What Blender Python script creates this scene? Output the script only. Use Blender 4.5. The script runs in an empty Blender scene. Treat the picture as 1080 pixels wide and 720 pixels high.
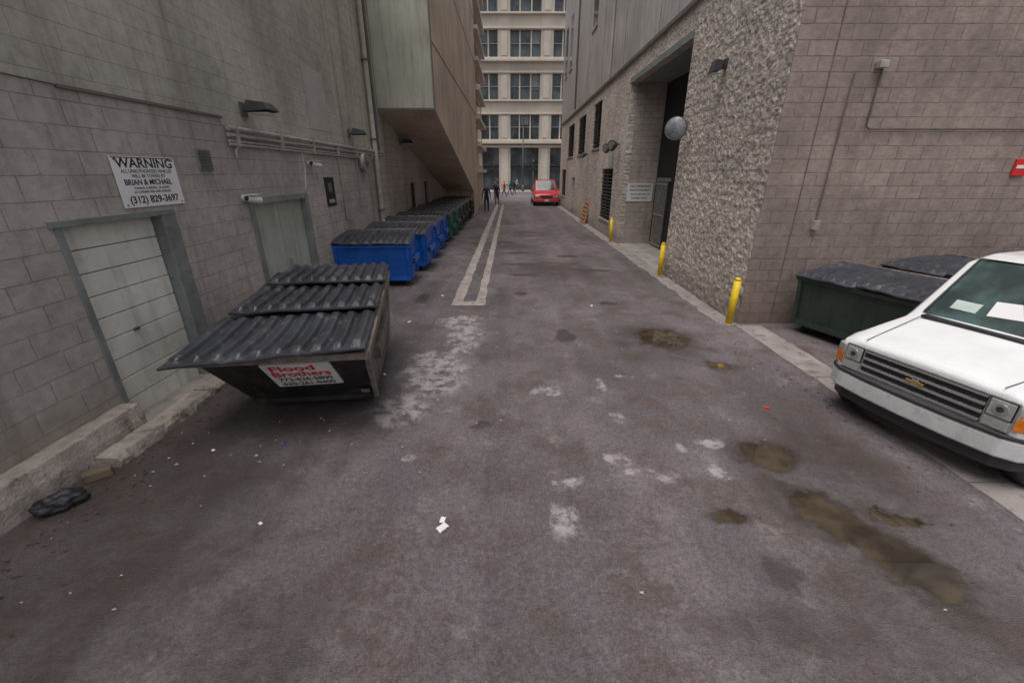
import bpy, bmesh, math, random
from mathutils import Vector, Matrix, noise as mnoise
random.seed(7)
S=bpy.context.scene
C=S.collection
V=Vector
# ---------------------------------------------------------------- helpers
def grp(name,loc=(0,0,0),rotz=0,scale=1,world=True,rot=None):
    e=bpy.data.objects.new(name,None); C.objects.link(e)
    e.empty_display_size=.2
    e.location=loc; e.rotation_euler=rot if rot else (0,0,rotz); e.scale=(scale,)*3
    e["w"]=1 if world else 0
    return e
def par(o,P):
    if P is None: return
    o.parent=P
    if P["w"]: o.matrix_parent_inverse=Matrix.Translation(-V(P.location))
def mesh(name,P,verts,faces,mat,bev=0,smooth=False,mids=None,segs=2,solid=0):
    me=bpy.data.meshes.new(name); me.from_pydata([tuple(v) for v in verts],[],faces); me.update()
    o=bpy.data.objects.new(name,me); C.objects.link(o)
    for m in (mat if isinstance(mat,list) else [mat]): me.materials.append(m)
    if mids:
        for p,i in zip(me.polygons,mids): p.material_index=i
    if smooth:
        for p in me.polygons: p.use_smooth=True
    if solid:
        s=o.modifiers.new("s",'SOLIDIFY'); s.thickness=solid; s.offset=-1
    if bev:
        b=o.modifiers.new("b",'BEVEL'); b.width=bev; b.segments=segs; b.limit_method='ANGLE'; b.angle_limit=math.radians(25)
        if smooth:
            w=o.modifiers.new("w",'WEIGHTED_NORMAL'); w.keep_sharp=False
    par(o,P); return o
BF=[(0,1,3,2),(4,6,7,5),(0,4,5,1),(2,3,7,6),(0,2,6,4),(1,5,7,3)]
def box(name,P,c,s,mat,R=None,bev=0):
    vs=[]
    for x in(-.5,.5):
        for y in(-.5,.5):
            for z in(-.5,.5):
                v=V((x*s[0],y*s[1],z*s[2]))
                if R is not None: v=R@v
                vs.append(V(c)+v)
    return mesh(name,P,vs,BF,mat,bev)
def bx(name,P,x0,x1,y0,y1,z0,z1,mat,bev=0):
    return box(name,P,((x0+x1)/2,(y0+y1)/2,(z0+z1)/2),(x1-x0,y1-y0,z1-z0),mat,None,bev)
def hexa(name,P,b,t,mat,bev=0):
    vs=list(b)+list(t)
    return mesh(name,P,vs,[(3,2,1,0),(4,5,6,7),(0,1,5,4),(1,2,6,5),(2,3,7,6),(3,0,4,7)],mat,bev)
def cyl(name,P,p0,p1,r,mat,n=16,r2=None,bev=0,smooth=True):
    p0=V(p0);p1=V(p1);r2=r if r2 is None else r2
    q=(p1-p0).to_track_quat('Z','Y').to_matrix()
    vs=[];fs=[]
    for i in range(n):
        a=2*math.pi*i/n; d=q@V((math.cos(a),math.sin(a),0)); vs+= [p0+d*r,p1+d*r2]
    for i in range(n):
        j=(i+1)%n; fs.append((2*i,2*j,2*j+1,2*i+1))
    fs.append(tuple(2*i for i in reversed(range(n)))); fs.append(tuple(2*i+1 for i in range(n)))
    o=mesh(name,P,vs,fs,mat,bev)
    if smooth:
        for p in o.data.polygons:
            if len(p.vertices)==4: p.use_smooth=True
    return o
def tube(name,P,pts,r,mat):
    cu=bpy.data.curves.new(name,'CURVE'); cu.dimensions='3D'; s=cu.splines.new('POLY')
    s.points.add(len(pts)-1)
    for p,q in zip(s.points,pts): p.co=(*q,1)
    cu.bevel_depth=r; cu.bevel_resolution=3; cu.use_fill_caps=True
    cu.materials.append(mat)
    o=bpy.data.objects.new(name,cu); C.objects.link(o); par(o,P); return o
def text(name,P,s,size,mat,org,right,up,align='CENTER',sx=1,bold=0.0):
    cu=bpy.data.curves.new(name,'FONT'); cu.body=s; cu.size=size; cu.align_x=align; cu.align_y='CENTER'; cu.extrude=.0008
    cu.offset=bold
    cu.materials.append(mat)
    o=bpy.data.objects.new(name,cu); C.objects.link(o)
    r=V(right).normalized(); u=V(up); u=(u-r*u.dot(r)).normalized(); n=r.cross(u)
    M=Matrix(((r.x*sx,u.x,n.x,org[0]),(r.y*sx,u.y,n.y,org[1]),(r.z*sx,u.z,n.z,org[2]),(0,0,0,1)))
    o.matrix_world=M
    par(o,P)
    return o
# ---------------------------------------------------------------- materials
class NT:
    def __init__(s,name):
        m=bpy.data.materials.new(name); m.use_nodes=True; s.m=m; s.t=m.node_tree; s.n=s.t.nodes
        s.b=s.n["Principled BSDF"]; s.tc=s.n.new('ShaderNodeTexCoord')
    def L(s,a,b): s.t.links.new(a,b)
    def N(s,t,**k):
        n=s.n.new(t)
        for a,b in k.items(): setattr(n,a,b)
        return n
    def _set(s,sock,v):
        if isinstance(v,bpy.types.NodeSocket): s.L(v,sock)
        else: sock.default_value=v
    def math(s,op,a,b=0.0,c=None,clamp=False):
        n=s.N('ShaderNodeMath',operation=op,use_clamp=clamp); s._set(n.inputs[0],a); s._set(n.inputs[1],b)
        if c is not None: s._set(n.inputs[2],c)
        return n.outputs[0]
    def noise(s,vec,scale,detail=3,rough=.55,dist=0):
        n=s.N('ShaderNodeTexNoise'); s.L(vec,n.inputs['Vector']); n.inputs['Scale'].default_value=scale
        n.inputs['Detail'].default_value=detail; n.inputs['Roughness'].default_value=rough; n.inputs['Distortion'].default_value=dist
        return n.outputs['Fac']
    def mapv(s,vec,sc=(1,1,1),loc=(0,0,0),rot=(0,0,0)):
        n=s.N('ShaderNodeMapping'); s.L(vec,n.inputs[0]); n.inputs['Scale'].default_value=sc; n.inputs['Location'].default_value=loc; n.inputs['Rotation'].default_value=rot
        return n.outputs[0]
    def ramp(s,f,a,b,lo=0.0,hi=1.0):
        n=s.N('ShaderNodeMapRange',clamp=True); n.interpolation_type='SMOOTHSTEP'
        s._set(n.inputs[0],f); n.inputs[1].default_value=a; n.inputs[2].default_value=b; n.inputs[3].default_value=lo; n.inputs[4].default_value=hi
        return n.outputs[0]
    def mix(s,f,a,b,mode='MIX'):
        n=s.N('ShaderNodeMix',data_type='RGBA',blend_type=mode); s._set(n.inputs[0],f)
        for k,v in((6,a),(7,b)):
            if isinstance(v,bpy.types.NodeSocket): s.L(v,n.inputs[k])
            else: n.inputs[k].default_value=(*v,1) if len(v)==3 else v
        return n.outputs[2]
    def grey(s,f):
        n=s.N('ShaderNodeCombineColor')
        for i in range(3): s.L(f,n.inputs[i])
        return n.outputs[0]
    def bump(s,h,dist=.01,st=1.0,prev=None):
        n=s.N('ShaderNodeBump'); s.L(h,n.inputs['Height']); n.inputs['Distance'].default_value=dist; s._set(n.inputs['Strength'],st)
        if prev is not None: s.L(prev,n.inputs['Normal'])
        return n.outputs[0]
    def out(s,col=None,rough=None,nor=None,metal=None,spec=None):
        if col is not None: s._set(s.b.inputs['Base Color'],col if isinstance(col,bpy.types.NodeSocket) else (*col,1))
        if rough is not None: s._set(s.b.inputs['Roughness'],rough)
        if nor is not None: s.L(nor,s.b.inputs['Normal'])
        if metal is not None: s._set(s.b.inputs['Metallic'],metal)
        if spec is not None: s._set(s.b.inputs['Specular IOR Level'],spec)
        return s.m
def simple(name,col,rough=.7,var=.25,scale=4,bump=.003,bs=60,metal=0,streak=0,dirt=None,dirtamt=.6):
    t=NT(name); v=t.tc.outputs['Object']
    nf=t.noise(v,scale,4,.62)
    col2=t.mix(1.0,(*col,1),t.grey(t.ramp(nf,.25,.75,1-var,1+var*.5)),'MULTIPLY')
    if streak:
        sv=t.mapv(v,(9,9,.7)); f2=t.ramp(t.noise(sv,1,3,.6),.45,.75,1,1-streak)
        col2=t.mix(1.0,col2,t.grey(f2),'MULTIPLY')
    if dirt:
        fd=t.ramp(t.noise(v,scale*2.3,5,.7),.52,.68,0,dirtamt)
        col2=t.mix(fd,col2,dirt)
    nb=t.bump(t.noise(v,bs,2,.6),bump) if bump else None
    rr=t.ramp(nf,.3,.7,max(.02,rough-.1),min(1,rough+.1))
    return t.out(col2,rr,nb,metal)
def wallmat(name,axis,c1,c2,mortar,bw=.4,rh=.2,ms=.007,bumpd=.006,rough=.85,var=.22,fine=.004,upz=None,upcol=None,gz=.25,streak=.2,stain_shade=(.16,.135,.115)):
    t=NT(name); p=t.tc.outputs['Object']
    sp=t.N('ShaderNodeSeparateXYZ'); t.L(p,sp.inputs[0])
    cb=t.N('ShaderNodeCombineXYZ'); t.L(sp.outputs['Y' if axis=='X' else 'X'],cb.inputs[0]); t.L(sp.outputs['Z'],cb.inputs[1])
    wob=t.N('ShaderNodeTexNoise'); t.L(cb.outputs[0],wob.inputs['Vector']); wob.inputs['Scale'].default_value=3; wob.inputs['Detail'].default_value=1
    va=t.N('ShaderNodeVectorMath',operation='MULTIPLY_ADD'); t.L(wob.outputs['Color'],va.inputs[0]); va.inputs[1].default_value=(.014,.014,0); t.L(cb.outputs[0],va.inputs[2])
    br=t.N('ShaderNodeTexBrick'); t.L(va.outputs[0],br.inputs['Vector'])
    br.inputs['Color1'].default_value=(*c1,1); br.inputs['Color2'].default_value=(*c2,1); br.inputs['Mortar'].default_value=(*mortar,1)
    br.inputs['Scale'].default_value=1; br.inputs['Mortar Size'].default_value=ms; br.inputs['Mortar Smooth'].default_value=.5
    br.inputs['Brick Width'].default_value=bw; br.inputs['Row Height'].default_value=rh
    col=br.outputs['Color']; joint=br.outputs['Fac']
    nbroad=t.noise(p,.55,6,.6)
    col=t.mix(t.ramp(t.noise(p,1.3,4,.6),.42,.62,.0,.75),col,c1)
    if upz is not None:
        up=t.ramp(sp.outputs['Z'],upz-.03,upz+.03)
        col=t.mix(up,col,t.mix(.25,(*upcol,1),col))
    col=t.mix(1,col,t.grey(t.ramp(nbroad,.3,.7,1-var,1+var*.5)),'MULTIPLY')
    n7=t.noise(p,7,5,.7)
    col=t.mix(1,col,t.grey(t.ramp(n7,.3,.75,1.10,.82)),'MULTIPLY')
    sv=t.mapv(p,(3.5,3.5,.22)); f=t.ramp(t.noise(sv,1,5,.65),.48,.76,0,streak*2)
    col=t.mix(f,col,stain_shade)
    spots=t.ramp(t.noise(p,2.6,7,.75),.58,.70,0,.45); col=t.mix(spots,col,stain_shade)
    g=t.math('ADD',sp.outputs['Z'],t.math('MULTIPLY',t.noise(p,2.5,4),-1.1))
    g=t.ramp(g,-.5,.45,gz,0)  # darker toward the ground: AO-like shade painted in along with weathering dirt
    col=t.mix(g,col,stain_shade)
    nb=t.bump(t.math('MULTIPLY',joint,-1.0),bumpd,.8)
    nb=t.bump(t.noise(p,80,3,.7),fine,1,nb)
    nb=t.bump(t.noise(p,9,3,.6),fine*2,.8,nb)
    return t.out(col,rough,nb)
M_left=wallmat("painted_block_left",'X',(.51,.455,.415),(.465,.415,.38),(.34,.295,.265),bw=.42,rh=.215,ms=.006,bumpd=.008,upz=3.36,upcol=(.455,.43,.36),var=.27,streak=.30,stain_shade=(.21,.17,.135),gz=.7)
M_front=wallmat("block_wall_front",'Y',(.375,.295,.26),(.315,.248,.22),(.23,.18,.16),bw=.40,rh=.20,ms=.008,bumpd=.014,fine=.010,var=.3,streak=.2,stain_shade=(.17,.125,.105),gz=.5)
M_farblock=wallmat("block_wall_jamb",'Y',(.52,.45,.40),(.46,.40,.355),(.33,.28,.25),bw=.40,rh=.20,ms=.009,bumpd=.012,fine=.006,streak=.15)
def rough_mat():
    t=NT("split_face_stone"); p=t.tc.outputs['Object']
    sp=t.N('ShaderNodeSeparateXYZ'); t.L(p,sp.inputs[0])
    cb=t.N('ShaderNodeCombineXYZ'); t.L(sp.outputs['Y'],cb.inputs[0]); t.L(sp.outputs['Z'],cb.inputs[1])
    wob=t.N('ShaderNodeTexNoise'); t.L(p,wob.inputs['Vector']); wob.inputs['Scale'].default_value=9; wob.inputs['Detail'].default_value=2
    va=t.N('ShaderNodeVectorMath',operation='MULTIPLY_ADD'); t.L(wob.outputs['Color'],va.inputs[0]); va.inputs[1].default_value=(.06,.06,0); t.L(cb.outputs[0],va.inputs[2])
    br=t.N('ShaderNodeTexBrick'); t.L(va.outputs[0],br.inputs['Vector'])
    br.inputs['Color1'].default_value=(.80,.70,.62,1); br.inputs['Color2'].default_value=(.70,.61,.54,1); br.inputs['Mortar'].default_value=(.58,.50,.44,1)
    br.inputs['Scale'].default_value=1; br.inputs['Mortar Size'].default_value=.010; br.inputs['Mortar Smooth'].default_value=1
    br.inputs['Brick Width'].default_value=.4; br.inputs['Row Height'].default_value=.2
    vo=t.N('ShaderNodeTexVoronoi'); t.L(va.outputs[0],vo.inputs['Vector']); vo.inputs['Scale'].default_value=13
    n1=t.noise(p,8,6,.68,.5); n2=t.noise(p,32,4,.7); n3=t.noise(p,.6,4,.6)
    col=t.mix(1,br.outputs['Color'],t.grey(t.ramp(n1,.34,.64,.66,1.08)),'MULTIPLY')
    col=t.mix(1,col,t.grey(t.ramp(n2,.3,.7,.86,1.10)),'MULTIPLY')
    col=t.mix(1,col,t.grey(t.ramp(n3,.3,.7,.80,1.05)),'MULTIPLY')
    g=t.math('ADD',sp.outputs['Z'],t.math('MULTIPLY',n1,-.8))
    g=t.ramp(g,-.4,.3,.65,0); col=t.mix(g,col,(.24,.20,.17))  # wall foot darkened in the colour: painted contact shade blended with weathering dirt
    nb=t.bump(n1,.07,1); nb=t.bump(vo.outputs['Distance'],.035,.8,nb); nb=t.bump(n2,.012,.9,nb)
    return t.out(col,.92,nb)
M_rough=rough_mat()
M_upper=simple("grey_panel_upper",(.47,.435,.415),.75,.22,.5,.003,20,streak=.35,dirt=(.30,.27,.25),dirtamt=.4)
M_patch=simple("paint_patch",(.44,.41,.375),.8,.18,2,.003,30,dirt=(.3,.27,.24),dirtamt=.4)
M_green_panel=simple("stair_front_render",(.43,.425,.345),.8,.25,.6,.003,20,streak=.3)
M_beige_panel=simple("stair_side_render",(.60,.485,.375),.8,.25,.5,.003,20,streak=.3,dirt=(.34,.27,.21),dirtamt=.4)
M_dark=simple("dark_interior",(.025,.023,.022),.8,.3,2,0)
M_seam=simple("dark_seam",(.16,.14,.125),.85,.3,2,0)
M_concrete=simple("concrete_pale",(.38,.345,.32),.88,.3,2.2,.006,50,dirt=(.15,.13,.115))
M_kerb=simple("kerb_concrete",(.44,.37,.325),.9,.35,3,.012,30,dirt=(.16,.125,.10),dirtamt=.85)
M_frame=simple("door_frame_green",(.23,.255,.24),.6,.25,3,.002,dirt=(.15,.11,.09),dirtamt=.6)
M_gdoor=simple("garage_door_paint",(.82,.785,.70),.55,.15,1.5,.001,30,streak=.2,dirt=(.50,.44,.35),dirtamt=.4)
M_greendoor=simple("steel_door_paint",(.45,.475,.40),.5,.15,1.5,.001,streak=.25,dirt=(.28,.27,.22),dirtamt=.4)
M_pipe=simple("conduit_metal",(.44,.41,.38),.45,.25,6,.001,metal=.2,dirt=(.22,.12,.07),dirtamt=.7)
M_pipedark=simple("dark_pipe",(.12,.115,.115),.5,.25,6,.001)
M_black=simple("black_plastic",(.028,.028,.032),.5,.3,3,.002,dirt=(.10,.09,.085),dirtamt=.35)
M_lid=simple("lid_plastic",(.046,.049,.062),.36,.4,2.2,.002,dirt=(.16,.145,.14),dirtamt=.6)
M_white=simple("white_sign",(.82,.81,.80),.5,.06,3,0)
M_ink=simple("sign_ink",(.015,.015,.018),.6,.1,3,0)
M_red=simple("red_ink",(.70,.02,.015),.5,.1,3,0)
M_yellow=simple("bollard_yellow",(.85,.58,.01),.45,.12,6,.001,dirt=(.3,.2,.05),dirtamt=.5)
M_lampglass=simple("lamp_glass",(.5,.5,.46),.15,.1,4,0)
M_camwhite=simple("camera_housing",(.7,.69,.67),.4,.06,4,0)
M_dumpblack=simple("dumpster_dark_paint",(.028,.026,.025),.45,.4,3,.003,12,dirt=(.13,.085,.055),dirtamt=.6,streak=.1)
M_dumpside=simple("dumpster_side_paint",(.15,.14,.11),.55,.4,3,.004,10,dirt=(.06,.035,.02),dirtamt=.8,streak=.5)
M_rust=simple("rusty_rim",(.24,.20,.17),.7,.4,8,.003,dirt=(.16,.06,.03),dirtamt=.7)
M_blue=simple("dumpster_blue",(.010,.115,.50),.40,.2,2.5,.003,10,dirt=(.03,.05,.12),dirtamt=.5,streak=.3)
M_dgreen=simple("dumpster_green",(.015,.13,.085),.45,.25,2.5,.003,10,dirt=(.05,.05,.04),dirtamt=.5,streak=.3)
M_dgreen2=simple("dumpster_grey_green",(.034,.060,.046),.5,.3,2.5,.003,10,dirt=(.06,.045,.033),dirtamt=.75,streak=.4)
M_rubber=simple("rubber",(.018,.018,.018),.8,.2,6,.002)
M_wood=simple("pallet_wood",(.50,.27,.12),.8,.3,6,.003)
M_facade=simple("far_facade_stone",(.51,.45,.375),.8,.15,.25,.004,6,streak=.15)
M_facade2=simple("far_facade_trim",(.58,.52,.445),.8,.12,.5,.003,6,streak=.15)
def glassmat(name,col=(.03,.045,.05),rough=.08,sc=.4):
    t=NT(name); p=t.tc.outputs['Object']
    f=t.noise(p,sc,3); c=t.mix(t.ramp(f,.35,.65),(col[0]*.5,col[1]*.5,col[2]*.5),(col[0]*2.2,col[1]*2.2,col[2]*2.2))
    return t.out(c,rough,None,0,.6)
M_glass=glassmat("window_glass")
M_farglass=glassmat("far_window_glass",(.045,.055,.06),.25,.35)
M_carglass=glassmat("vehicle_glass",(.030,.055,.05),.05,2)
def paint(name,col,rough=.25):
    t=NT(name); p=t.tc.outputs['Object']
    f=t.ramp(t.noise(p,3,4,.6),.3,.7,.93,1.02)
    c=t.mix(1,(*col,1),t.grey(f),'MULTIPLY')
    sp=t.N('ShaderNodeSeparateXYZ'); t.L(p,sp.inputs[0])
    g=t.ramp(t.math('ADD',sp.outputs['Z'],t.math('MULTIPLY',t.noise(p,5,4),.3)),.45,.95,.3,0)
    c=t.mix(g,c,(.22,.19,.16))
    t.b.inputs['Coat Weight'].default_value=.5; t.b.inputs['Coat Roughness'].default_value=.08
    return t.out(c,rough)
M_vanwhite=paint("van_white_paint",(.86,.86,.87))
M_carred=paint("red_paint",(.66,.012,.02))
M_chrome=simple("chrome_trim",(.68,.68,.69),.22,.1,8,0,metal=.8)
M_bumper=simple("bumper_finish",(.74,.74,.75),.3,.12,5,0,metal=.1,dirt=(.4,.37,.34),dirtamt=.35)
M_grey=simple("grille_grey",(.05,.05,.055),.5,.15,5,0)
M_amber=simple("amber_lens",(.80,.22,.02),.15,.25,12,0)
M_lens=simple("headlight_lens",(.52,.54,.52),.08,.2,30,0,metal=.3)

# ---------------------------------------------------------------- ground
def ground_mat():
    t=NT("asphalt_alley"); p=t.tc.outputs['Object']
    nz=t.N('ShaderNodeTexNoise'); t.L(p,nz.inputs['Vector']); nz.inputs['Scale'].default_value=3.0; nz.inputs['Detail'].default_value=6; nz.inputs['Roughness'].default_value=.65
    va=t.N('ShaderNodeVectorMath',operation='MULTIPLY_ADD'); t.L(nz.outputs['Color'],va.inputs[0]); va.inputs[1].default_value=(.55,.55,0); t.L(p,va.inputs[2])
    vb=t.N('ShaderNodeVectorMath',operation='ADD'); t.L(va.outputs[0],vb.inputs[0]); vb.inputs[1].default_value=(-.275,-.275,0)
    dv=vb.outputs[0]
    def blobs(lst):
        acc=None
        for (cx,cy,rx,ry,rot) in lst:
            a=t.N('ShaderNodeVectorMath',operation='SUBTRACT'); t.L(dv,a.inputs[0]); a.inputs[1].default_value=(cx,cy,0)
            src=a.outputs[0]
            if rot:
                r=t.N('ShaderNodeVectorRotate',rotation_type='Z_AXIS'); t.L(src,r.inputs[0]); r.inputs['Angle'].default_value=-math.radians(rot); src=r.outputs[0]
            m=t.N('ShaderNodeVectorMath',operation='MULTIPLY'); t.L(src,m.inputs[0]); m.inputs[1].default_value=(1/rx,1/ry,0)
            l=t.N('ShaderNodeVectorMath',operation='LENGTH'); t.L(m.outputs[0],l.inputs[0])
            acc=l.outputs['Value'] if acc is None else t.math('MINIMUM',acc,l.outputs['Value'])
        return acc
    pud=[(2.53,3.42,.25,.18,0),(2.62,2.60,.20,.40,25),(2.86,2.12,.22,.30,20),(2.56,6.56,.38,.40,0),(3.04,5.45,.15,.10,0),(1.78,2.60,.10,.05,0),(3.12,2.60,.18,.07,-30)]
    hole=[(.95,6.7,.15,.30,0),(2.45,3.0,.13,.08,0),(.39,11.3,.45,.16,0),(2.3,11.8,.7,.16,0),(.3,12.7,.6,.16,0),(.25,9.4,.16,.22,0),(.2,14.6,.5,.2,0),(1.9,14.0,.4,.2,0),(-.3,4.0,.12,.06,0),(1.9,2.1,.12,.14,0),(2.1,8.6,.18,.15,0),(-1.95,9.0,.15,.3,0),(-.3,17,.5,.4,0),(.8,20,.8,.3,0)]
    damp=[(-2.6,2.5,.85,1.1,15),(-3.3,3.1,.7,.8,0),(-2.9,1.7,1.0,.6,0),(1.9,1.7,.8,.16,0),(-2.4,4.7,1.1,1.6,0),(2.9,1.7,.9,.5,0),(-1.6,1.6,.6,.4,0),(-.2,9.0,.25,.5,0),(.1,16,.8,.5,0),(.9,19,.9,.5,0),(3.1,3.1,.5,1.3,0),(2.4,6.4,.8,.9,0),(1.3,12,1.2,1.2,0)]
    light=[(-1.05,5.3,.45,.75,10),(-.75,6.6,.3,.7,0),(-1.3,4.3,.35,.35,0),(.40,2.58,.10,.20,-20),(.52,3.0,.14,.06,20),(.49,4.74,.17,.10,10),(1.15,4.9,.08,.16,0),(1.30,3.13,.26,.08,-12),(1.05,3.35,.12,.08,0),(1.98,3.15,.1,.08,0),
           (2.05,3.65,.12,.08,0),(1.25,4.1,.10,.15,0),(-.9,7.4,.4,.4,0),(1.75,3.5,.06,.1,0),(-1.0,3.4,.1,.05,0),(1.6,5.2,.1,.05,0)]
    dp=blobs(pud)
    fp=t.ramp(dp,.96,1.02,1,0); fring=t.ramp(dp,.95,2.5,1,0); fedge=t.ramp(dp,1.0,1.35,1,0)
    fd=t.ramp(blobs(damp),.4,1.5,1,0); fl=t.ramp(blobs(light),.7,1.25,1,0); fh=t.ramp(blobs(hole),.75,1.25,1,0)
    nlow=t.noise(p,.35,6,.62)
    col=t.mix(t.ramp(nlow,.3,.7),(.108,.090,.096),(.190,.162,.171))
    sv=t.mapv(p,(1.1,.10,1)); col=t.mix(1,col,t.grey(t.ramp(t.noise(sv,1.2,4,.6),.3,.7,.74,1.16)),'MULTIPLY')
    n16=t.noise(p,1.6,7,.7)
    col=t.mix(t.ramp(n16,.44,.66,0,.8),col,(.098,.069,.058))
    n23=t.noise(t.mapv(p,(1,1,1),(7,3,0)),2.3,8,.75)
    col=t.mix(t.ramp(n23,.55,.67,0,.42),col,(.28,.25,.248))
    col=t.mix(t.ramp(n23,.30,.44,.55,0),col,(.068,.055,.052))
    vo=t.N('ShaderNodeTexVoronoi'); t.L(p,vo.inputs['Vector']); vo.inputs['Scale'].default_value=110
    ag=t.N('ShaderNodeSeparateColor'); t.L(vo.outputs['Color'],ag.inputs[0])
    col=t.mix(1,col,t.grey(t.ramp(ag.outputs[0],0,1,.76,1.26)),'MULTIPLY')
    n2=t.noise(p,22,5,.72); col=t.mix(1,col,t.grey(t.ramp(n2,.3,.7,.76,1.22)),'MULTIPLY')
    br=t.ramp(t.noise(p,6,6,.78),.42,.58)
    col=t.mix(t.math('MULTIPLY',t.math('MULTIPLY',fl,br),.85),col,(.42,.385,.385))
    vc=t.N('ShaderNodeTexVoronoi',feature='DISTANCE_TO_EDGE'); t.L(dv,vc.inputs['Vector']); vc.inputs['Scale'].default_value=.30
    ck=t.ramp(vc.outputs['Distance'],.001,.005,1,0); ck=t.math('MULTIPLY',ck,t.ramp(nlow,.46,.60))
    col=t.mix(t.math('MULTIPLY',ck,.6),col,(.045,.04,.04))
    sp=t.N('ShaderNodeSeparateXYZ'); t.L(p,sp.inputs[0])
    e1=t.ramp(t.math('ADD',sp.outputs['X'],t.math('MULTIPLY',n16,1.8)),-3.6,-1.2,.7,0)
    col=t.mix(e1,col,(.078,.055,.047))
    wet=t.math('MAXIMUM',t.math('MULTIPLY',fd,.78),fring)
    wet=t.math('MULTIPLY',wet,t.ramp(n16,.28,.58,.45,1.0))
    wet=t.math('MAXIMUM',wet,t.math('MULTIPLY',fh,t.ramp(n2,.3,.5,.6,1.0)))
    col=t.mix(t.math('MULTIPLY',wet,.78),col,(.050,.037,.032))
    col=t.mix(t.math('MULTIPLY',fedge,.75),col,(.036,.029,.024))
    pc=t.mix(t.ramp(t.noise(p,3,3),.35,.65),(.028,.021,.014),(.085,.062,.038))
    col=t.mix(fp,col,pc)
    r=t.math('SUBTRACT',.76,t.math('MULTIPLY',wet,.40))
    inv=t.math('SUBTRACT',1.0,fp)
    r=t.math('ADD',t.math('MULTIPLY',r,inv),t.math('MULTIPLY',fp,.02))
    nb=t.bump(t.math('ADD',t.math('MULTIPLY',vo.outputs['Distance'],.5),n2),.010,inv)
    nb=t.bump(t.noise(p,2.2,3,.6),.06,t.math('MULTIPLY',inv,.6),nb)
    return t.out(col,r,nb,spec=t.math('ADD',t.math('MULTIPLY',fp,.5),.5))
M_ground=ground_mat()
M_groundfar=simple("asphalt_far",(.16,.14,.15),.85,.25,.4,.004,40)
mesh("ground",None,[(-250,-250,0),(250,-250,0),(250,300,0),(-250,300,0)],[(0,1,2,3)],M_ground)

def ragged_strip(name,P,x0,x1,y0,y1,z,mat,n=60,j=.02):
    vs=[];fs=[]
    for i in range(n+1):
        y=y0+(y1-y0)*i/n
        vs.append((x0+random.uniform(-j,j),y,z)); vs.append((x1+random.uniform(-j,j),y,z))
    for i in range(n): fs.append((2*i,2*i+1,2*i+3,2*i+2))
    return mesh(name,P,vs,fs,mat)
M_strip=simple("worn_concrete_strip",(.38,.335,.30),.88,.3,2.5,.008,60,dirt=(.16,.13,.12),dirtamt=.9)
M_margin=simple("worn_wall_margin",(.32,.285,.27),.88,.3,2.0,.008,60,dirt=(.13,.11,.105),dirtamt=.95)
st=grp("concrete_strip",(-.9,20,0))
ragged_strip("strip_a",st,-1.25,-1.02,8.75,38,.004,M_strip,120)
ragged_strip("strip_b",st,-.74,-.56,8.75,38,.004,M_strip,120)
ragged_strip("strip_end",st,-1.25,-.54,8.45,8.74,.004,M_strip,4)
pv=grp("pavement",(4.2,5,0))
ragged_strip("pad_edge",pv,4.13,4.60,-6,7.2,.004,M_margin,60,.015)
ragged_strip("wall_margin",pv,3.84,4.20,7.22,38,.004,M_margin,140,.04)
ragged_strip("recess_floor",pv,4.21,5.45,11.4,16.7,.006,M_concrete,10,0)
for y in (-1.2,.9,3.0,5.1): bx("joint",pv,4.13,4.60,y,y+.012,.0045,.008,M_seam)

# ---------------------------------------------------------------- left building
def wall_x(name,P,X,y0,y1,z0,z1,ops,depth,mat):
    ys=sorted({y0,y1}|{o[0] for o in ops}|{o[1] for o in ops}); zs=sorted({z0,z1}|{o[2] for o in ops}|{o[3] for o in ops})
    vs=[];fs=[]
    def q(a,b,c,d): n=len(vs); vs.extend([a,b,c,d]); fs.append((n,n+1,n+2,n+3))
    for i in range(len(ys)-1):
        for j in range(len(zs)-1):
            a,b,c,d=ys[i],ys[i+1],zs[j],zs[j+1]; my=(a+b)/2; mz=(c+d)/2
            if any(o[0]<my<o[1] and o[2]<mz<o[3] for o in ops): continue
            q((X,a,c),(X,b,c),(X,b,d),(X,a,d))
    E=X-depth
    for a,b,c,d in ops:
        q((X,a,c),(X,a,d),(E,a,d),(E,a,c)); q((X,b,c),(E,b,c),(E,b,d),(X,b,d)); q((X,a,d),(X,b,d),(E,b,d),(E,a,d))
        if c>z0+.01: q((X,a,c),(E,a,c),(E,b,c),(X,b,c))
    return mesh(name,P,vs,fs,mat)
LX=-4.15
LB=grp("block_building",(LX,5,0))
gd=(3.95,5.36,0,2.14); sd=(6.98,8.95,0,2.19); ud=(18.5,19.7,0,2.2); ud2=(21.5,22.6,0,2.2)
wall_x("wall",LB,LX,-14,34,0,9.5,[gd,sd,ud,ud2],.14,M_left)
bx("roof_slab",LB,-16,LX-.01,-14,34,9.4,9.6,M_concrete)
bx("back_mass",LB,-16,LX-.5,-14,34,.01,9.38,M_dark)
bx("string_course",LB,LX,LX+.03,4.4,6.75,3.32,3.35,M_seam)
n=9
for i in range(n):
    z=.03+i*(2.1/n)
    bx("garage_door_panel_%d"%i,LB,LX-.15,LX-.10+random.uniform(-.004,.004),3.96,5.13,z,z+2.1/n-.010,M_gdoor,.006)
bx("garage_backing",LB,LX-.3,LX-.152,3.9,5.4,0.01,2.2,M_seam)
bx("garage_handle",LB,LX-.095,LX-.07,4.42,4.48,.95,.98,M_pipedark)
bx("garage_frame_right",LB,LX-.13,LX+.03,5.14,5.36,.005,2.13,M_frame,.006)
bx("garage_frame_left",LB,LX-.09,LX+.02,3.90,3.965,.3,2.14,M_frame,.004)
bx("garage_lintel",LB,LX-.08,LX+.035,3.86,5.36,2.13,2.19,M_frame,.004)
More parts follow.
